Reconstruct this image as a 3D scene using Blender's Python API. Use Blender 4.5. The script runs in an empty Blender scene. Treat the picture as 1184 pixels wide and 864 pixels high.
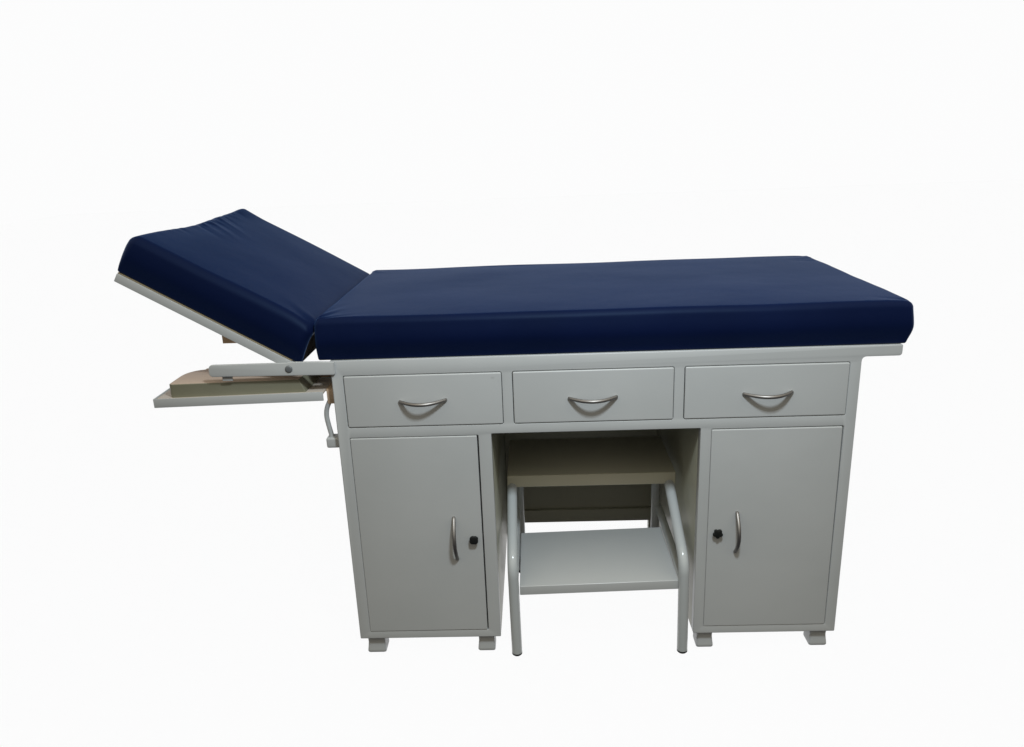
import bpy, bmesh, math, random
from mathutils import Vector, Matrix, noise
random.seed(4)
S = bpy.context.scene
COL = S.collection
R = math.radians
FLOOR = -0.012

# ------------------------------------------------------------------ materials
def new_mat(name):
    m = bpy.data.materials.new(name); m.use_nodes = True
    nt = m.node_tree
    return m, nt, nt.nodes['Principled BSDF']

def node(nt, kind, **kw):
    n = nt.nodes.new(kind)
    for k, v in kw.items():
        if k in n.inputs: n.inputs[k].default_value = v
        else: setattr(n, k, v)
    return n

def add_bump(nt, b, layers, strength=0.2, distance=0.001):
    tc = node(nt, 'ShaderNodeTexCoord')
    prev = None
    for scale, detail, st, dist in layers:
        nz = node(nt, 'ShaderNodeTexNoise', Scale=scale, Detail=detail)
        nt.links.new(tc.outputs['Object'], nz.inputs['Vector'])
        bp = node(nt, 'ShaderNodeBump', Strength=st, Distance=dist)
        nt.links.new(nz.outputs['Fac'], bp.inputs['Height'])
        if prev: nt.links.new(prev.outputs['Normal'], bp.inputs['Normal'])
        prev = bp
    nt.links.new(prev.outputs['Normal'], b.inputs['Normal'])
    return tc

def paint_mat(name, c1, c2, rough=0.36, scuff=None):
    m, nt, b = new_mat(name)
    tc = add_bump(nt, b, [(9, 2, 0.35, 0.002), (900, 2, 0.12, 0.0002)])
    nz = node(nt, 'ShaderNodeTexNoise', Scale=3.5, Detail=4.0)
    nt.links.new(tc.outputs['Object'], nz.inputs['Vector'])
    cr = node(nt, 'ShaderNodeValToRGB')
    cr.color_ramp.elements[0].position = .35; cr.color_ramp.elements[1].position = .65
    cr.color_ramp.elements[0].color = (*c1, 1); cr.color_ramp.elements[1].color = (*c2, 1)
    nt.links.new(nz.outputs['Fac'], cr.inputs['Fac'])
    out = cr.outputs['Color']
    if scuff:                                     # a small grey rub mark on the paint
        mp = node(nt, 'ShaderNodeMapping')
        mp.inputs['Location'].default_value = (-scuff[0]/.006, 0, -scuff[1]/.0035)
        mp.inputs['Scale'].default_value = (1/.006, 0.0, 1/.0035)
        nt.links.new(tc.outputs['Object'], mp.inputs['Vector'])
        ln = node(nt, 'ShaderNodeVectorMath', operation='LENGTH')
        nt.links.new(mp.outputs['Vector'], ln.inputs[0])
        mr = node(nt, 'ShaderNodeMapRange')
        mr.inputs['From Min'].default_value = 1.0; mr.inputs['From Max'].default_value = 0.2
        mr.inputs['To Max'].default_value = 0.6
        nt.links.new(ln.outputs['Value'], mr.inputs['Value'])
        n2 = node(nt, 'ShaderNodeTexNoise', Scale=400.0, Detail=2.0)
        nt.links.new(tc.outputs['Object'], n2.inputs['Vector'])
        mu = node(nt, 'ShaderNodeMath', operation='MULTIPLY')
        nt.links.new(mr.outputs['Result'], mu.inputs[0]); nt.links.new(n2.outputs['Fac'], mu.inputs[1])
        mx = node(nt, 'ShaderNodeMix', data_type='RGBA')
        mx.inputs['B'].default_value = (.22, .22, .22, 1)
        nt.links.new(mu.outputs['Value'], mx.inputs['Factor']); nt.links.new(out, mx.inputs['A'])
        out = mx.outputs['Result']
    nt.links.new(out, b.inputs['Base Color'])
    # orange-peel gloss variation
    n3 = node(nt, 'ShaderNodeTexNoise', Scale=14.0, Detail=3.0)
    nt.links.new(tc.outputs['Object'], n3.inputs['Vector'])
    mr = node(nt, 'ShaderNodeMapRange'); mr.inputs['To Min'].default_value = rough-.06; mr.inputs['To Max'].default_value = rough+.08
    nt.links.new(n3.outputs['Fac'], mr.inputs['Value']); nt.links.new(mr.outputs['Result'], b.inputs['Roughness'])
    b.inputs['Specular IOR Level'].default_value = .4
    return m

PAINT_A, PAINT_B = (.413, .426, .429), (.438, .449, .452)
paint = paint_mat('white_enamel', PAINT_A, PAINT_B)
paint_scuff = paint_mat('white_enamel_scuffed', PAINT_A, PAINT_B, scuff=(.350, .6555))
cream = paint_mat('cream_enamel', (.50, .485, .385), (.53, .51, .41), rough=.42)
recess_shade = paint_mat('recess_shade_enamel', (.36, .355, .28), (.39, .385, .31), rough=.38)  # knee-hole shade put into the colour: a darker, more olive tone
tube_paint = paint_mat('white_tube_enamel', (.40, .425, .435), (.43, .45, .455), rough=.14)

def vinyl_mat():
    m, nt, b = new_mat('navy_vinyl')
    tc = add_bump(nt, b, [(5, 3, 0.30, 0.007), (17, 3, 0.16, 0.003), (1400, 3, 0.35, 0.0003)])
    nz = node(nt, 'ShaderNodeTexNoise', Scale=4.0, Detail=5.0)
    nt.links.new(tc.outputs['Object'], nz.inputs['Vector'])
    cr = node(nt, 'ShaderNodeValToRGB')
    cr.color_ramp.elements[0].position = .3; cr.color_ramp.elements[1].position = .7
    cr.color_ramp.elements[0].color = (.0015, .0038, .0235, 1); cr.color_ramp.elements[1].color = (.0020, .0050, .0300, 1)
    nt.links.new(nz.outputs['Fac'], cr.inputs['Fac']); nt.links.new(cr.outputs['Color'], b.inputs['Base Color'])
    b.inputs['Roughness'].default_value = .52
    b.inputs['Specular IOR Level'].default_value = .12
    b.inputs['Specular Tint'].default_value = (.45, .70, 1, 1)
    b.inputs['Sheen Weight'].default_value = .20; b.inputs['Sheen Roughness'].default_value = .45
    b.inputs['Sheen Tint'].default_value = (.20, .42, 1, 1)
    return m
vinyl = vinyl_mat()

def wood_mat(name, c1, c2):
    m, nt, b = new_mat(name)
    tc = add_bump(nt, b, [(300, 3, .2, .0004)])
    mp = node(nt, 'ShaderNodeMapping'); mp.inputs['Scale'].default_value = (2, 30, 30)
    nt.links.new(tc.outputs['Object'], mp.inputs['Vector'])
    nz = node(nt, 'ShaderNodeTexNoise', Scale=3.0, Detail=5.0)
    nt.links.new(mp.outputs['Vector'], nz.inputs['Vector'])
    cr = node(nt, 'ShaderNodeValToRGB')
    cr.color_ramp.elements[0].position = .3; cr.color_ramp.elements[1].position = .7
    cr.color_ramp.elements[0].color = (*c1, 1); cr.color_ramp.elements[1].color = (*c2, 1)
    nt.links.new(nz.outputs['Fac'], cr.inputs['Fac']); nt.links.new(cr.outputs['Color'], b.inputs['Base Color'])
    b.inputs['Roughness'].default_value = .6
    return m
wood = wood_mat('raw_timber', (.50, .36, .24), (.58, .43, .30))
ply = wood_mat('aged_plywood', (.20, .16, .10), (.26, .21, .13))
tray_floor = wood_mat('tray_hardboard', (.46, .41, .36), (.52, .46, .40))
tan_top = wood_mat('tan_board', (.46, .36, .29), (.50, .39, .31))
olive = paint_mat('olive_enamel', (.17, .165, .115), (.22, .215, .16), rough=.3)

def simple(name, col, rough, metal=0.0, spec=.5):
    m, nt, b = new_mat(name)
    add_bump(nt, b, [(700, 2, .12, .0002)])
    b.inputs['Base Color'].default_value = (*col, 1); b.inputs['Roughness'].default_value = rough
    b.inputs['Metallic'].default_value = metal; b.inputs['Specular IOR Level'].default_value = spec
    return m
steel = simple('satin_nickel', (.30, .285, .275), .47, 1.0)
screw_metal = simple('dull_zinc', (.16, .17, .18), .45, .3)
black_plastic = simple('black_plastic', (.008, .009, .009), .55, spec=.3)
rubber = simple('black_rubber', (.015, .015, .015), .8)
lining = simple('brown_lining', (.035, .028, .022), .95, spec=.05)
dark_gap = simple('gap_shade_grey', (.24, .24, .22), .9)  # shade of the gaps put into the colour

# ------------------------------------------------------------------ helpers
def finish(name, bm, mat, parent=None, smooth=35, kind=None):
    bmesh.ops.recalc_face_normals(bm, faces=bm.faces)
    me = bpy.data.meshes.new(name); bm.to_mesh(me); bm.free()
    mats = mat if isinstance(mat, (list, tuple)) else [mat]
    for m in mats: me.materials.append(m)
    for p in me.polygons: p.use_smooth = True
    me.set_sharp_from_angle(angle=R(smooth))
    o = bpy.data.objects.new(name, me); COL.objects.link(o)
    if parent: o.parent = parent
    if kind: o['kind'] = kind
    return o

def empty(name, label, cat):
    o = bpy.data.objects.new(name, None); COL.objects.link(o); o['label'] = label; o['category'] = cat
    o.empty_display_size = .1
    return o

def add_box(bm, x0, x1, y0, y1, z0, z1, bev=0.0015, seg=2, mat=0, M=None):
    t = bmesh.new()
    bmesh.ops.create_cube(t, size=1)
    for v in t.verts:
        v.co = Vector((x0+(v.co.x+.5)*(x1-x0), y0+(v.co.y+.5)*(y1-y0), z0+(v.co.z+.5)*(z1-z0)))
    if bev: bmesh.ops.bevel(t, geom=list(t.edges), offset=bev, segments=seg, profile=.6, affect='EDGES')
    if M: bmesh.ops.transform(t, matrix=M, verts=t.verts)
    merge(bm, t, mat)

def merge(bm, t, mat=0):
    vm = {v: bm.verts.new(v.co) for v in t.verts}
    for f in t.faces:
        try: nf = bm.faces.new([vm[v] for v in f.verts]); nf.material_index = mat
        except ValueError: pass
    t.free()

def smooth_path(pts, n=8):
    P = [Vector(p) for p in pts]; P = [2*P[0]-P[1]] + P + [2*P[-1]-P[-2]]; out = []
    for i in range(1, len(P)-2):
        a, b, c, d = P[i-1:i+3]
        for k in range(n):
            t = k/n
            out.append(.5*((2*b)+(c-a)*t+(2*a-5*b+4*c-d)*t*t+(3*b-a-3*c+d)*t**3))
    out.append(P[-2]); return out

def fillet_path(pts, rad, n=8):
    """polyline with its corners rounded by arcs of the given radius"""
    P = [Vector(p) for p in pts]; out = [P[0]]
    for i in range(1, len(P)-1):
        a = (P[i-1]-P[i]).normalized(); b = (P[i+1]-P[i]).normalized()
        ang = a.angle(b); t = rad/math.tan(ang/2)
        s, e = P[i]+a*t, P[i]+b*t
        for k in range(n+1):
            u = k/n; out.append((1-u)**2*s+2*u*(1-u)*P[i]+u*u*e)
    out.append(P[-1]); return out

def add_tube(bm, path, rad, seg=20, mat=0, cap=True):
    rads = rad if isinstance(rad, list) else [rad]*len(path)
    T = [(path[min(i+1, len(path)-1)]-path[max(i-1, 0)]).normalized() for i in range(len(path))]
    n = T[0].orthogonal().normalized(); rings = []
    for i, p in enumerate(path):
        if i: n = (n - T[i]*n.dot(T[i])).normalized()
        b = T[i].cross(n)
        rings.append([bm.verts.new(p+(n*math.cos(2*math.pi*k/seg)+b*math.sin(2*math.pi*k/seg))*rads[i]) for k in range(seg)])
    for a, b in zip(rings, rings[1:]):
        for k in range(seg):
            f = bm.faces.new((a[k], a[(k+1) % seg], b[(k+1) % seg], b[k])); f.material_index = mat
    if cap:
        for r in (rings[0], rings[-1]):
            f = bm.faces.new(r); f.material_index = mat

def rounded(pts, rad, n=5):
    """closed 2-D outline; rad is one number or one per corner"""
    out = []; N = len(pts)
    for i, p in enumerate(pts):
        r = rad[i] if isinstance(rad, (list, tuple)) else rad
        p = Vector(p); a = Vector(pts[i-1]); b = Vector(pts[(i+1) % N])
        if r <= 0: out.append(p); continue
        u = (a-p).normalized(); w = (b-p).normalized()
        t = min(r/math.tan(u.angle(w)/2), .49*min((a-p).length, (b-p).length))
        for k in range(n+1):
            q = k/n; out.append((1-q)**2*(p+u*t)+2*q*(1-q)*p+q*q*(p+w*t))
    return out

def plate(name, outlines, y0, y1, mat, parent=None, bev=.0012):
    """plate in the XZ plane with holes, front at y0, back at y1, bevelled rims"""
    cu = bpy.data.curves.new(name, 'CURVE'); cu.dimensions = '2D'; cu.fill_mode = 'BOTH'
    cu.extrude = (y1-y0)/2-bev; cu.bevel_depth = bev; cu.bevel_resolution = 2; cu.offset = -bev
    for o in outlines:
        sp = cu.splines.new('POLY'); sp.points.add(len(o)-1); sp.use_cyclic_u = True
        for q, p in zip(sp.points, o): q.co = (p[0], p[1], 0, 1)
    tmp = bpy.data.objects.new('tmp', cu); COL.objects.link(tmp)
    dg = bpy.context.evaluated_depsgraph_get(); dg.update()
    me = bpy.data.meshes.new_from_object(tmp.evaluated_get(dg))
    bpy.data.objects.remove(tmp); bpy.data.curves.remove(cu)
    bm = bmesh.new(); bm.from_mesh(me); bpy.data.meshes.remove(me)
    bmesh.ops.remove_doubles(bm, verts=bm.verts, dist=1e-6)
    M = Matrix(((1, 0, 0, 0), (0, 0, -1, (y0+y1)/2), (0, 1, 0, 0), (0, 0, 0, 1)))
    bmesh.ops.transform(bm, matrix=M, verts=bm.verts)
    for f in bm.faces: f.material_index = 0
    return bm

def axis_coords(a, b, r, n, k=6):
    inner = [a+r+(b-a-2*r)*i/n for i in range(n+1)]
    lo = [a+r*i/k for i in range(k)]
    hi = [b-r*i/k for i in range(k-1, -1, -1)]
    return lo+inner+hi

def cushion(L, W, T, r0, deform, nx, ny, nz=6, rb=.004):
    """a soft rounded box 0..L, 0..W, 0..T on a dense grid"""
    X = axis_coords(0, L, r0, nx); Y = axis_coords(0, W, r0, ny); Z = axis_coords(0, T, r0, nz)
    bm = bmesh.new(); cache = {}
    def V(x, y, z):
        key = (round(x, 6), round(y, 6), round(z, 6))
        if key in cache: return cache[key]
        p = Vector((x, y, z)); t = sstep(.1*T, .6*T, z); r = rb+(r0-rb)*t
        q = Vector((min(max(x, r), L-r), min(max(y, r), W-r), min(max(z, rb), T-r0)))
        d = p-q
        # spread the grid evenly round the rounding
        rz = rb if z < T/2 else r0
        e = Vector([math.tan(d.x/r*math.pi/4), math.tan(d.y/r*math.pi/4), math.tan(d.z/rz*math.pi/4)])
        m = max(abs(d.x)/r, abs(d.y)/r, abs(d.z)/rz)
        if e.length > 1e-9: e = e.normalized()*m
        e = Vector((e.x*r, e.y*r, e.z*rz))
        cache[key] = bm.verts.new(deform(q+e, p)); return cache[key]
    def quad(a, b, c, d):
        try: bm.faces.new((a, b, c, d))
        except ValueError: pass
    for A, B, mk in ((X, Y, lambda a, b, s: V(a, b, s*T)), (X, Z, lambda a, b, s: V(a, s*W, b)), (Y, Z, lambda a, b, s: V(s*L, a, b))):
        for s in (0, 1):
            for i in range(len(A)-1):
                for j in range(len(B)-1):
                    quad(mk(A[i], B[j], s), mk(A[i+1], B[j], s), mk(A[i+1], B[j+1], s), mk(A[i], B[j+1], s))
    return bm

def sstep(a, b, x):
    t = min(max((x-a)/(b-a), 0), 1); return t*t*(3-2*t)

def ridge(px, py, ax, ay, bx, by, w, h, both=False):
    """height of a soft fold running from a to b, dying out towards b"""
    dx, dy = bx-ax, by-ay; L2 = dx*dx+dy*dy
    t = ((px-ax)*dx+(py-ay)*dy)/L2
    if t < -.15 or t > 1: return 0
    tt = max(t, 0)
    d = math.hypot(px-ax-dx*tt, py-ay-dy*tt)
    ww = w*(.6+.9*tt)
    return h*math.exp(-(d/ww)**2)*(1-tt)**1.2*(1 if t > 0 else 1+t/.15)

# ------------------------------------------------------------------ the couch
couch = empty('examination_couch', 'white metal medical examination couch with navy vinyl cushions, raised headrest, three drawers and two doors', 'examination couch')

xL, xR, xoL, xoR = .0183, 1.0933, .3418, .7773
zt, zbb, zo, zb = .700, .6773, .5323, .0349
drawers = [(.0430, .3680), (.3911, .7190), (.7414, 1.0700)]
d1, d2 = .6664, .5542
doors = [(.0440, .3135), (.8008, 1.0693)]
e1, e2 = .5313-.004, .0547
e1 = .5290
# face frame: one welded frame with five openings
outer = rounded([(xL, zb), (xoL, zb), (xoL, zo), (xoR, zo), (xoR, zb), (xR, zb), (xR, zbb), (1.1718, zbb), (1.1718, zt), (xL, zt)],
                [.003, .002, .003, .003, .002, .003, .010, .007, .002, .001])
holes = []
g = .0010
for a, b in drawers: holes.append(rounded([(a-g, d2-g), (b+g, d2-g), (b+g, d1+g), (a-g, d1+g)], .005))
for i, (a, b) in enumerate(doors): holes.append(rounded([(a-g, e2-g), (b+g, e2-g), (b+g, e1+g), (a-g, e1+g)], .003))
bm = plate('face_frame', [outer]+holes, 0, .022, paint, bev=.0015)
# carcass sheets behind the face frame
D = .600
add_box(bm, xL, xL+.012, .0225, D, zb, .6775, .001)             # left side
add_box(bm, xR-.012, xR, .0225, D, zb, .6775, .001)             # right side
add_box(bm, xL+.0125, xR-.0125, .0225, D-.005, zo+.0045, zo+.010, .0005)   # deck under the drawers
add_box(bm, xL+.0125, xoL-.0105, .0225, D-.005, zb, zb+.006, .0005)
add_box(bm, xoR+.0105, xR-.0125, .0225, D-.005, zb, zb+.006, .0005)
add_box(bm, xL+.0125, xR-.0125, D-.012, D-.002, zb+.008, .676, .0005)      # outer back sheet
finish('cabinet_body', bm, paint, couch)
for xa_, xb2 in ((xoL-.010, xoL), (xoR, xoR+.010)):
    bm = bmesh.new(); add_box(bm, xa_, xb2, .0225, D-.04, zb, zo+.004, .001); finish('knee_hole_side', bm, recess_shade, couch)
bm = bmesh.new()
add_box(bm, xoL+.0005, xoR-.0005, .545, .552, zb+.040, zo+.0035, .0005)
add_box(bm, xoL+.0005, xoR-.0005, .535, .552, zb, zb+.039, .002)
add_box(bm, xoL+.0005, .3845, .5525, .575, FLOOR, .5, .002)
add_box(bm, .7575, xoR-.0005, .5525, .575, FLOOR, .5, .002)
finish('knee_hole_back', bm, recess_shade, couch)
# bed rails behind the front one, and the plywood deck
bm = bmesh.new()
add_box(bm, xL, 1.1718, D-.006, D+.016, zbb, zt, .002)
add_box(bm, 1.150, 1.1718, .0225, D-.0065, zbb, zt, .002)
finish('bed_rail', bm, paint, couch)
bm = bmesh.new(); add_box(bm, xL, 1.149, .0225, D-.007, zt-.010, zt-.0008, .0005)
finish('bed_board', bm, wood, couch)
bm = bmesh.new()                                                    # added sheets, dull grey standing in for shade inside the door and drawer gaps
for a, b in drawers: add_box(bm, a-.008, b+.008, .0224, .026, d2-.008, d1+.008, 0)
for a, b in doors: add_box(bm, a-.008, b+.008, .0224, .026, e2-.008, e1+.002, 0)
finish('gap_shade', bm, dark_gap, couch)

def bow_handle(a, b, out, r, parent, name='handle'):
    a, b = Vector(a), Vector(b); n = 28; path = []; rads = []
    for i in range(n+1):
        t = i/n; s = 4*t*(1-t)
        path.append(a.lerp(b, .02+.96*t)+Vector((0, -out*(s**1.05)-.0018, 0)))
        rads.append(r*(.96+.10*math.sin(math.pi*t)))
    path = [path[0]+Vector((0, .0035, 0))]+path+[path[-1]+Vector((0, .0035, 0))]
    rads = [r*.86]+rads+[r*.86]
    bm = bmesh.new(); add_tube(bm, path, rads, 18)
    return finish(name, bm, steel, parent, 60)

hd = [((.1545, 0, .6095), (.2535, 0, .6112)), ((.5040, 0, .6070), (.6045, 0, .6079)), ((.8592, 0, .6061), (.9595, 0, .6078))]
dl = ['left drawer front with a small grey scuff near its top corner', None, None]
for i, (a, b) in enumerate(drawers):
    # left and top reveal a touch wider than the others, as on the real fronts
    o_ = rounded([(a+.0005, d2+.0002), (b, d2+.0002), (b, d1-.0002), (a+.0005, d1-.0002)], .0035)
    bm = plate('drawer', [o_], -.0018, .0205, paint, bev=.0021)
    d = finish('drawer', bm, paint_scuff if i == 0 else paint, couch)
    if dl[i]: d['label'] = dl[i]
    (p, q) = hd[i]
    bow_handle((p[0], -.0016, p[2]), (q[0], -.0016, q[2]), .0265, .0037, d)

def star_knob(cx, cz, parent, rot, lob=5, base=.0078, amp=.0034):
    bm = bmesh.new(); seg = 60; prof = [(-.0017, .55), (-.0055, .58), (-.0062, .9), (-.0080, 1), (-.0115, 1), (-.0132, .9), (-.0138, .61)]
    rings = []
    for y, k in prof:
        ring = []
        for i in range(seg):
            t = 2*math.pi*i/seg
            rr = (base+amp*abs(math.cos(lob/2*(t+rot))))*k if k > .6 else .0082*k
            ring.append(bm.verts.new((cx+rr*math.cos(t), y, cz+rr*math.sin(t))))
        rings.append(ring)
    for a, b in zip(rings, rings[1:]):
        for i in range(seg): bm.faces.new((a[i], a[(i+1) % seg], b[(i+1) % seg], b[i]))
    bm.faces.new(rings[0]); bm.faces.new(rings[-1])
    return finish('knob', bm, black_plastic, parent, 40)

for i, (a, b) in enumerate(doors):
    o_ = rounded([(a, e2), (b, e2), (b, e1), (a, e1)], .0025)
    if i == 0: o_ = rounded([(a-.0008, e2-.0008), (b-.0016, e2+.0002), (b-.0022, e1), (a-.0003, e1)], .0025)
    else: o_ = rounded([(a-.0010, e2-.0008), (b-.0002, e2-.0004), (b-.0016, e1-.0004), (a-.0006, e1-.0004)], .0025)
    bm = plate('door', [o_], -.0012, .0205, paint, bev=.0019)
    d = finish('door', bm, paint, couch)
    if i == 0:
        bow_handle((.2518, -.0012, .3420), (.2545, -.0012, .2375), .0245, .0039, d); star_knob(.2935, .2885, d, .8, 4, .0088, .0016)
    else:
        bow_handle((.8610, -.0012, .3395), (.8610, -.0012, .2420), .0245, .0039, d); star_knob(.8203, .2920, d, .35)

def foot(x0, x1, y0, y1, flare):
    bm = bmesh.new(); rings = []
    zs = [(zb+.001, 0.0), (.026, .0006), (.016, .0009), (.006, .0002), (-.002, -.0006), (-.0070, -.0009), (-.0095, -.0002), (-.0112, .0012), (FLOOR, .0035)]
    for z, ins in zs:
        c = rounded([(x0+ins*(1.4 if flare < 0 else .6), y0+ins*1.6), (x1-ins*(1.4 if flare > 0 else .6), y0+ins*1.6), (x1-ins*.6, y1-ins), (x0+ins*.6, y1-ins)], .006, 5)
        rings.append([bm.verts.new((p[0], p[1], z)) for p in c])
    for a, b in zip(rings, rings[1:]):
        for k in range(len(a)): bm.faces.new((a[k], a[(k+1) % len(a)], b[(k+1) % len(a)], b[k]))
    bm.faces.new(rings[0]); bm.faces.new(rings[-1])
    finish('foot', bm, paint, couch, 50)
for x0, x1, fl in ((.0305, .0720, -1), (.2880, .3265, -1), (.7885, .8255, 1), (1.0440, 1.0825, 1)):
    foot(x0, x1, .011, .052, fl); foot(x0, x1, D-.055, D-.015, fl)

# ---- main mattress
def mat_deform(q, p):
    L, W, T = 1.192, .612, .088
    x, y, z = q; u, v = p.x/L, p.y/W
    top = sstep(.5*T, T, p.z)
    bulge = .0035*(1-(2*u-1)**6)*(1-(2*v-1)**4)*top
    wav = .0016*noise.noise(Vector((x*5, y*6, 3)))*top
    z += bulge+wav
    side = math.sin(math.pi*min(max(p.z/T, 0), 1))
    if p.y < .02: y -= .0058*side**1.6-.0052*sstep(.5*T, 0, p.z)-.0012+.0010*noise.noise(Vector((x*9, z*8, 1)))*side; 
    if p.x > L-.03:                                # the end is pulled in and tucked under
        x += .003*side-.0055*sstep(.45*T, 0, p.z)+.0020*noise.noise(Vector((y*12, z*22, 7)))
    if p.x < .03: x -= .0010*side
    # corner dips and soft creases
    z -= .0015*math.exp(-((p.x)/.030)**2-((p.y)/.030)**2)*top
    z -= .0012*math.exp(-((L-p.x)/.03)**2-((p.y)/.03)**2)*top
    h = 0
    for a in ((.004, .006, .090, .050, .006, .0022), (.004, .012, .055, .080, .006, -.0018), (.01, .0, .14, .022, .006, .0016),
              (L-.004, W-.004, L-.12, W-.06, .007, -.0022), (L-.01, W-.05, L-.10, W-.075, .006, .0015),
              (L-.004, .01, L-.08, .05, .008, -.0015), (.002, W-.03, .07, W-.08, .007, .0018),
              (L-.02, W-.10, L-.09, W-.105, .005, -.0016), (.003, .02, .05, .11, .007, .0028), (.003, .05, .045, .15, .007, -.0016)):
        h += ridge(p.x, p.y, *a)
    z += h*top
    # far edge sways a little
    if p.y > W-.03: z += .0015*noise.noise(Vector((x*4, 0, 9)))*top
    return Vector((x-.0062, y-.0015, z+.7005))
finish('mattress', cushion(1.192, .612, .088, .0125, mat_deform, 220, 100, 14), vinyl, couch, 180)

# ---- headrest, hinged up about 30 degrees
ANG = R(30.5)
hd_dir = Vector((-math.cos(ANG), 0, math.sin(ANG))); hd_n = Vector((math.sin(ANG), 0, math.cos(ANG)))
H0 = Vector((-.058, 0, .702))
HM = Matrix(((hd_dir.x, 0, hd_n.x, H0.x), (0, 1, 0, 0), (hd_dir.z, 0, hd_n.z, H0.z), (0, 0, 0, 1)))
bm = bmesh.new()
add_box(bm, -.012, .3815, .0005, .020, -.0196, -.0018, .0018, M=HM)
add_box(bm, -.012, .3815, .580, .600, -.0196, -.0018, .0018, M=HM)
add_box(bm, .362, .3815, .0205, .5795, -.0196, -.0018, .0018, M=HM)
add_box(bm, .004, .022, .0205, .5795, -.0196, -.0018, .0018, M=HM)
head = finish('headrest', bm, paint, couch)
bm = bmesh.new(); add_box(bm, .002, .381, .0035, .597, -.0017, .0004, .0004, M=HM)
finish('backing_board', bm, ply, head)
bm = bmesh.new()                                   # timber batten under the headrest, cut to the slope
def under(x): return .702+(-.058-x)*math.tan(ANG)-.0045/math.cos(ANG)
xa, xb = -.2385, -.196
vs = [bm.verts.new(c) for y in (.10, .52) for c in ((xa, y, .7188), (xb, y, .7188), (xb, y, under(xb)), (xa, y, under(xa)))]
for f in ((0, 1, 2, 3), (7, 6, 5, 4), (0, 4, 5, 1), (1, 5, 6, 2), (2, 6, 7, 3), (3, 7, 4, 0)): bm.faces.new([vs[k] for k in f])
finish('support_batten', bm, wood, head)

def head_deform(q, p):
    L, W, T = .3850, .606, .089
    x, y, z = q; u = p.x/L; v = p.y/W
    top = sstep(.5*T, T, p.z)
    z += (.003*(1-(2*u-1)**4)*(1-(2*v-1)**4))*top
    z += .0018*noise.noise(Vector((x*7, y*6, 13)))*top
    z -= .005*sstep(.25, 1, u)*top                 # thinner towards the head end
    side = math.sin(math.pi*min(max(p.z/T, 0), 1))
    if p.y < .02: y -= .0050*side**1.6-.0045*sstep(.5*T, 0, p.z)-.0010+.0008*noise.noise(Vector((x*9, z*8, 21)))*side
    # the head end is gathered: its top edge sags between the corners
    near = sstep(.30, 1, u)
    sag = math.exp(-((y-.29)/.13)**2)
    z -= .0062*sag*sstep(.78, 1, u)*top
    x -= .0045*sag*sstep(.8, 1, u)*top
    z += .0009*math.sin(y*150+2*math.sin(y*37))*sstep(.86, 1, u)*math.exp(-((y-.36)/.16)**2)*top
    z += .004*math.exp(-((y-.575)/.035)**2)*sstep(.8, 1, u)*top
    h = 0
    for a in ((L+.004, .205, L-.055, .170, .0075, -.0022), (L+.004, .245, L-.05, .215, .006, .0020),
              (L+.004, .300, L-.100, .235, .0075, -.0042), (L+.004, .325, L-.10, .262, .007, .0032),
              (L+.004, .365, L-.125, .285, .0085, .0046), (L+.004, .390, L-.12, .315, .008, -.0034),
              (L+.004, .425, L-.13, .345, .0085, .0040), (L+.004, .455, L-.10, .39, .008, -.0032),
              (L+.004, .520, L-.06, .470, .008, .0022), (L+.004, .550, L-.07, .505, .008, -.0018),
              (L+.0, .080, L-.04, .085, .010, -.0012),
              # folds at the hinge corner
              (.0, .004, .085, .050, .010, -.0028), (.0, .030, .10, .085, .012, .0024), (.0, .0, .16, .012, .010, .0010)):
        h += ridge(p.x, y, *a)
    h *= .55*(.25+.75*sstep(L+.002, L-.028, p.x))
    z += h*top
    z -= .005*math.exp(-(p.x/.030)**2-(p.y/.035)**2)*top
    if p.x < .03: x += .002*side-.004*top*.6
    if p.x > L-.03: x += .002*side+.0020*noise.noise(Vector((y*16, z*25, 2)))*side
    c = HM @ Vector((x-.0005-(.0170-.0075*p.z/T)*sstep(.40, 0, p.x/L), y-.0015, z+.0006))
    return c
bm = cushion(.3850, .606, .089, .017, head_deform, 130, 190, 12)
for f in bm.faces:                                 # the end by the hinge is closed with brown lining cloth
    c = f.calc_center_median()-H0
    f.normal_update()
    if c.dot(hd_dir) < -.001 and c.dot(hd_n) < .064 and .012 < c.y < .594 and abs(f.normal.dot(hd_dir)) > .5: f.material_index = 1
finish('cushion', bm, [vinyl, lining], head, 180)

# hinge bars at either side, with their pivot screws
for yy, s in ((-.0065, 1), (.6015, -1)):
    o_ = rounded([(-.2318, .6752), (.0290, .6722), (.0290, .7000), (.0, .7012), (-.050, .7022), (-.075, .7008), (-.2310, .7006)],
                 [.009, .005, .001, .001, .004, .004, .010])
    bm = plate('hinge_bar', [o_], yy, yy+.006, paint, bev=.0015)
    hb = finish('hinge_bar', bm, paint, couch)
    bm = bmesh.new()
    prof = [(0, .0076), (-.0012, .0076), (-.0022, .0068), (-.0027, .0045), (-.0027, .0001)]
    y0 = yy if s == 1 else yy+.006
    rings = [[bm.verts.new((-.0650+r*math.cos(2*math.pi*k/28), y0+d*s, .6880+r*math.sin(2*math.pi*k/28))) for k in range(28)] for d, r in prof]
    for a, b in zip(rings, rings[1:]):
        for k in range(28): bm.faces.new((a[k], a[(k+1) % 28], b[(k+1) % 28], b[k]))
    bm.faces.new(rings[-1])
    finish('screw', bm, screw_metal, hb, 40)

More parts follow.
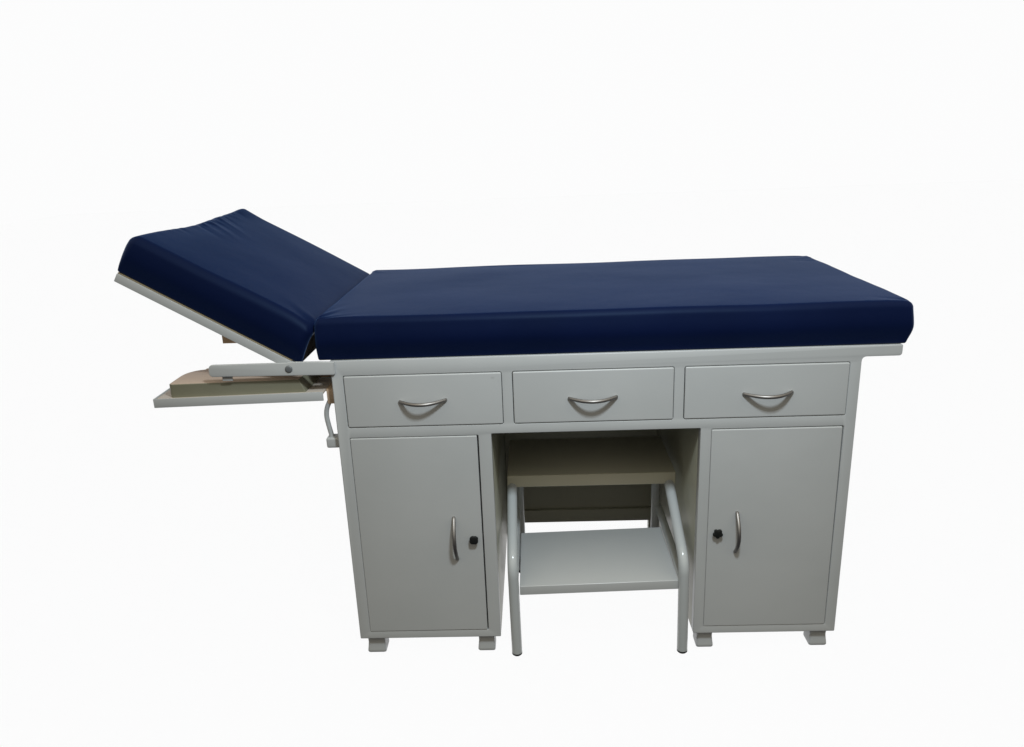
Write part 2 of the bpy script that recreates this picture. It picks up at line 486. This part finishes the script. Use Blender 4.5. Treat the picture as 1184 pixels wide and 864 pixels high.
# ---- pull-out tray below the headrest
bm = bmesh.new()
SH = Matrix(((1, 0, 0, 0), (0, 1, 0, 0), (.0165, 0, 1, .6285+.3619*.0165), (0, 0, 0, 1)))   # sags a little to its free end
add_box(bm, -.3619, -.0030, 0, .0030, -.0195, 0, .0012, M=SH)
add_box(bm, -.3619, -.3589, .0032, .1040, -.0195, 0, .0008, M=SH)
add_box(bm, -.3619, -.0030, .1042, .1072, -.0195, 0, .0008, M=SH)
tray = finish('pull_out_tray', bm, paint, couch)
bm = bmesh.new(); add_box(bm, -.3585, -.0034, .0034, .1040, -.0060, -.0020, .0008, M=SH); finish('tray_floor', bm, tray_floor, tray)
# olive box with a tan lid on the tray
def ring_pts(ins, y0, y1, xl, xr):
    return rounded([(xl+ins, y0+ins), (xr-ins, y0+ins), (xr-ins+.004, y1-ins), (xl+ins, y1-ins)], [.010, .003, .006, .055], 10)
bm = bmesh.new()
lev = [(.6240, .0, 0.0), (.6550, .0, -.0125), (.6560, .0012, -.0125)]
rings = []
for z, ins, dx in lev:
    rings.append([bm.verts.new((p[0], p[1], z+(p[0]+.33)*.012)) for p in ring_pts(ins, .0115, .119, -.3305, -.0400+dx)])
for a, b in zip(rings, rings[1:]):
    for k in range(len(a)): bm.faces.new((a[k], a[(k+1) % len(a)], b[(k+1) % len(a)], b[k]))
bm.faces.new(rings[0]); f = bm.faces.new(rings[-1]); f.material_index = 1
finish('storage_box', bm, [olive, tan_top], tray)
bm = bmesh.new(); add_box(bm, -.2080, -.1870, .0002, .0030, .6640, .6850, .0005)
finish('hanging_tab', bm, paint, couch)
bm = bmesh.new()
add_box(bm, -.3000, xL-.0008, .1220, .1380, .5960, .6530, .0012)
add_box(bm, -.0022, xL-.0008, .0240, .1215, .6000, .6330, .0012)
finish('tray_runner', bm, wood, couch)

# ---- loop handle on the left flank
bm = bmesh.new()
pth = smooth_path([(xL-.001, .030, .624), (.0085, .030, .6165), (.0010, .030, .604), (-.0066, .030, .588), (-.0092, .030, .570), (-.0068, .030, .548), (-.0020, .030, .520)], 8)
add_tube(bm, pth, .0052, 18)
add_box(bm, -.0135, xL-.0003, .018, .048, .5010, .5240, .005, 4)
finish('side_handle', bm, paint, couch, 50)

# ------------------------------------------------------------------ the step stool
stool = empty('step_stool', 'small two-step metal foot stool with bent tube legs standing in the knee hole', 'step stool')
bm = bmesh.new(); add_box(bm, .3627, .7612, .172, .402, .3250, .3550, .003, 3)
o = finish('upper_tread', bm, cream, stool); o['label'] = 'cream coloured upper tread'
TM = Matrix(((1, 0, 0, 0), (0, 1, 0, 0), (.024, 0, 1, -.024*.389), (0, 0, 0, 1)))
bm = bmesh.new(); add_box(bm, .3890, .7415, .001, .243, .1415, .1640, .002, 3, M=TM)
finish('lower_tread', bm, paint, stool)
for xb_, xm, xt in ((.3772, .3752, .3735), (.7540, .7520, .7465)):
    bm = bmesh.new()
    pth = fillet_path([(xb_, 0, FLOOR+.006), (xm, 0, .2200), (xt, .190, .3330)], .055, 12)
    # extra rings on the straights
    full = []
    for a, b in zip(pth, pth[1:]):
        n = max(1, int((b-a).length/.02))
        full += [a.lerp(b, k/n) for k in range(n)]
    full.append(pth[-1])
    add_tube(bm, full, .0118, 28)
    lg = finish('leg', bm, tube_paint, stool, 60)
    bm = bmesh.new(); add_tube(bm, [Vector((xb_, 0, z)) for z in (FLOOR, FLOOR+.0022, FLOOR+.0062)], [.0098, .0118, .0119], 28)
    finish('rubber_tip', bm, rubber, lg, 60)
    bm = bmesh.new()
    xr_ = xt+(.012 if xt < .5 else -.004)
    add_tube(bm, [Vector((xr_, .345, z)) for z in (FLOOR+.006, .1, .2, .326)], .0110, 24)
    lg = finish('leg', bm, tube_paint, stool, 60)
    bm = bmesh.new(); add_tube(bm, [Vector((xr_, .345, z)) for z in (FLOOR, FLOOR+.0022, FLOOR+.010)], [.0096, .0114, .0114], 24)
    finish('rubber_tip', bm, rubber, lg, 60)
    bm = bmesh.new(); xs = xt+(.004 if xt < .5 else .004)
    add_tube(bm, [Vector((xs, y, .178)) for y in (.006, .1, .2, .345)], .0095, 20)
    finish('side_rail', bm, tube_paint, stool, 60)

# ------------------------------------------------------------------ setting: clear sheet floor over the seamless white surround
m, nt, b = new_mat('clear_acrylic'); nt.nodes.remove(b)
tr = node(nt, 'ShaderNodeBsdfTransparent'); df = node(nt, 'ShaderNodeBsdfDiffuse'); df.inputs['Color'].default_value = (.9, .9, .9, 1)
mx = node(nt, 'ShaderNodeMixShader'); mx.inputs['Fac'].default_value = .012
nt.links.new(tr.outputs[0], mx.inputs[1]); nt.links.new(df.outputs[0], mx.inputs[2])
nt.links.new(mx.outputs[0], nt.nodes['Material Output'].inputs['Surface'])
bm = bmesh.new()
vs = [bm.verts.new(c) for c in ((-9, -4, FLOOR-.0005), (10, -4, FLOOR-.0005), (10, 14, FLOOR-.0005), (-9, 14, FLOOR-.0005))]
bm.faces.new(vs)
finish('floor', bm, m, kind='structure')

W = bpy.data.worlds.new('World'); S.world = W; W.use_nodes = True
nt = W.node_tree; bg = nt.nodes['Background']
tc = node(nt, 'ShaderNodeTexCoord'); sp = node(nt, 'ShaderNodeSeparateXYZ'); nt.links.new(tc.outputs['Generated'], sp.inputs[0])
def mrange(src, a, b):
    r = node(nt, 'ShaderNodeMapRange', interpolation_type='SMOOTHSTEP')
    r.inputs['From Min'].default_value = a; r.inputs['From Max'].default_value = b
    nt.links.new(src, r.inputs['Value']); return r.outputs['Result']
wy = mrange(sp.outputs['Y'], .02, .22)  # added mask: white only on the far side, leaving front faces in dimmer light
wz = mrange(sp.outputs['Z'], .30, .20)
wd = mrange(sp.outputs['Z'], -.86, -.74)
mu0 = node(nt, 'ShaderNodeMath', operation='MULTIPLY'); nt.links.new(wy, mu0.inputs[0]); nt.links.new(wd, mu0.inputs[1])
mul = node(nt, 'ShaderNodeMath', operation='MULTIPLY'); nt.links.new(mu0.outputs[0], mul.inputs[0]); nt.links.new(wz, mul.inputs[1])
rm = node(nt, 'ShaderNodeMix', data_type='RGBA')           # the room behind the camera: dim floor below, warm walls and ceiling above
rm.inputs['A'].default_value = (.03, .03, .036, 1); rm.inputs['B'].default_value = (.98, .90, .73, 1)
nt.links.new(mrange(sp.outputs['Z'], -.08, .72), rm.inputs['Factor'])
fw = node(nt, 'ShaderNodeMix', data_type='RGBA'); fw.inputs['B'].default_value = (.09, .16, .30, 1)   # added: cool, dim upper far side, to darken and tint reflections on the vinyl
nt.links.new(mrange(sp.outputs['Y'], .0, .45), fw.inputs['Factor']); nt.links.new(rm.outputs['Result'], fw.inputs['A'])
mxx = node(nt, 'ShaderNodeMix', data_type='RGBA'); mxx.inputs['B'].default_value = (.976, .977, .978, 1)
nt.links.new(mul.outputs[0], mxx.inputs['Factor']); nt.links.new(fw.outputs['Result'], mxx.inputs['A'])
nt.links.new(mxx.outputs['Result'], bg.inputs['Color']); bg.inputs['Strength'].default_value = 1.0

def area(name, loc, target, size, power, col):
    l = bpy.data.lights.new(name, 'AREA'); l.shape = 'SQUARE'; l.size = size; l.energy = power; l.color = col
    o = bpy.data.objects.new(name, l); COL.objects.link(o); o.location = loc
    o.rotation_euler = (Vector(target)-Vector(loc)).to_track_quat('-Z', 'Y').to_euler()
    return o
area('ceiling_lamp', (.66, -.90, 1.76), (.60, 0, .45), .15, 19.2, (.84, .94, 1.0))

# ------------------------------------------------------------------ camera
cam = bpy.data.cameras.new('camera'); co = bpy.data.objects.new('camera', cam); COL.objects.link(co)
co.location = (.44423112, -1.48563392, 1.12206482)
co.rotation_mode = 'XYZ'; co.rotation_euler = (R(72.82369317), R(2.1380566), R(1.41714729))
cam.sensor_fit = 'HORIZONTAL'; cam.sensor_width = 36; cam.lens = 881.8435/1184*36
cam.clip_start = .01; cam.clip_end = 200
S.camera = co
S.view_settings.view_transform = 'Standard'; S.view_settings.look = 'None'
S.view_settings.exposure = 0; S.view_settings.gamma = 1
S.cycles.max_bounces = 8; S.cycles.transparent_max_bounces = 12
S.cycles.use_denoising = True
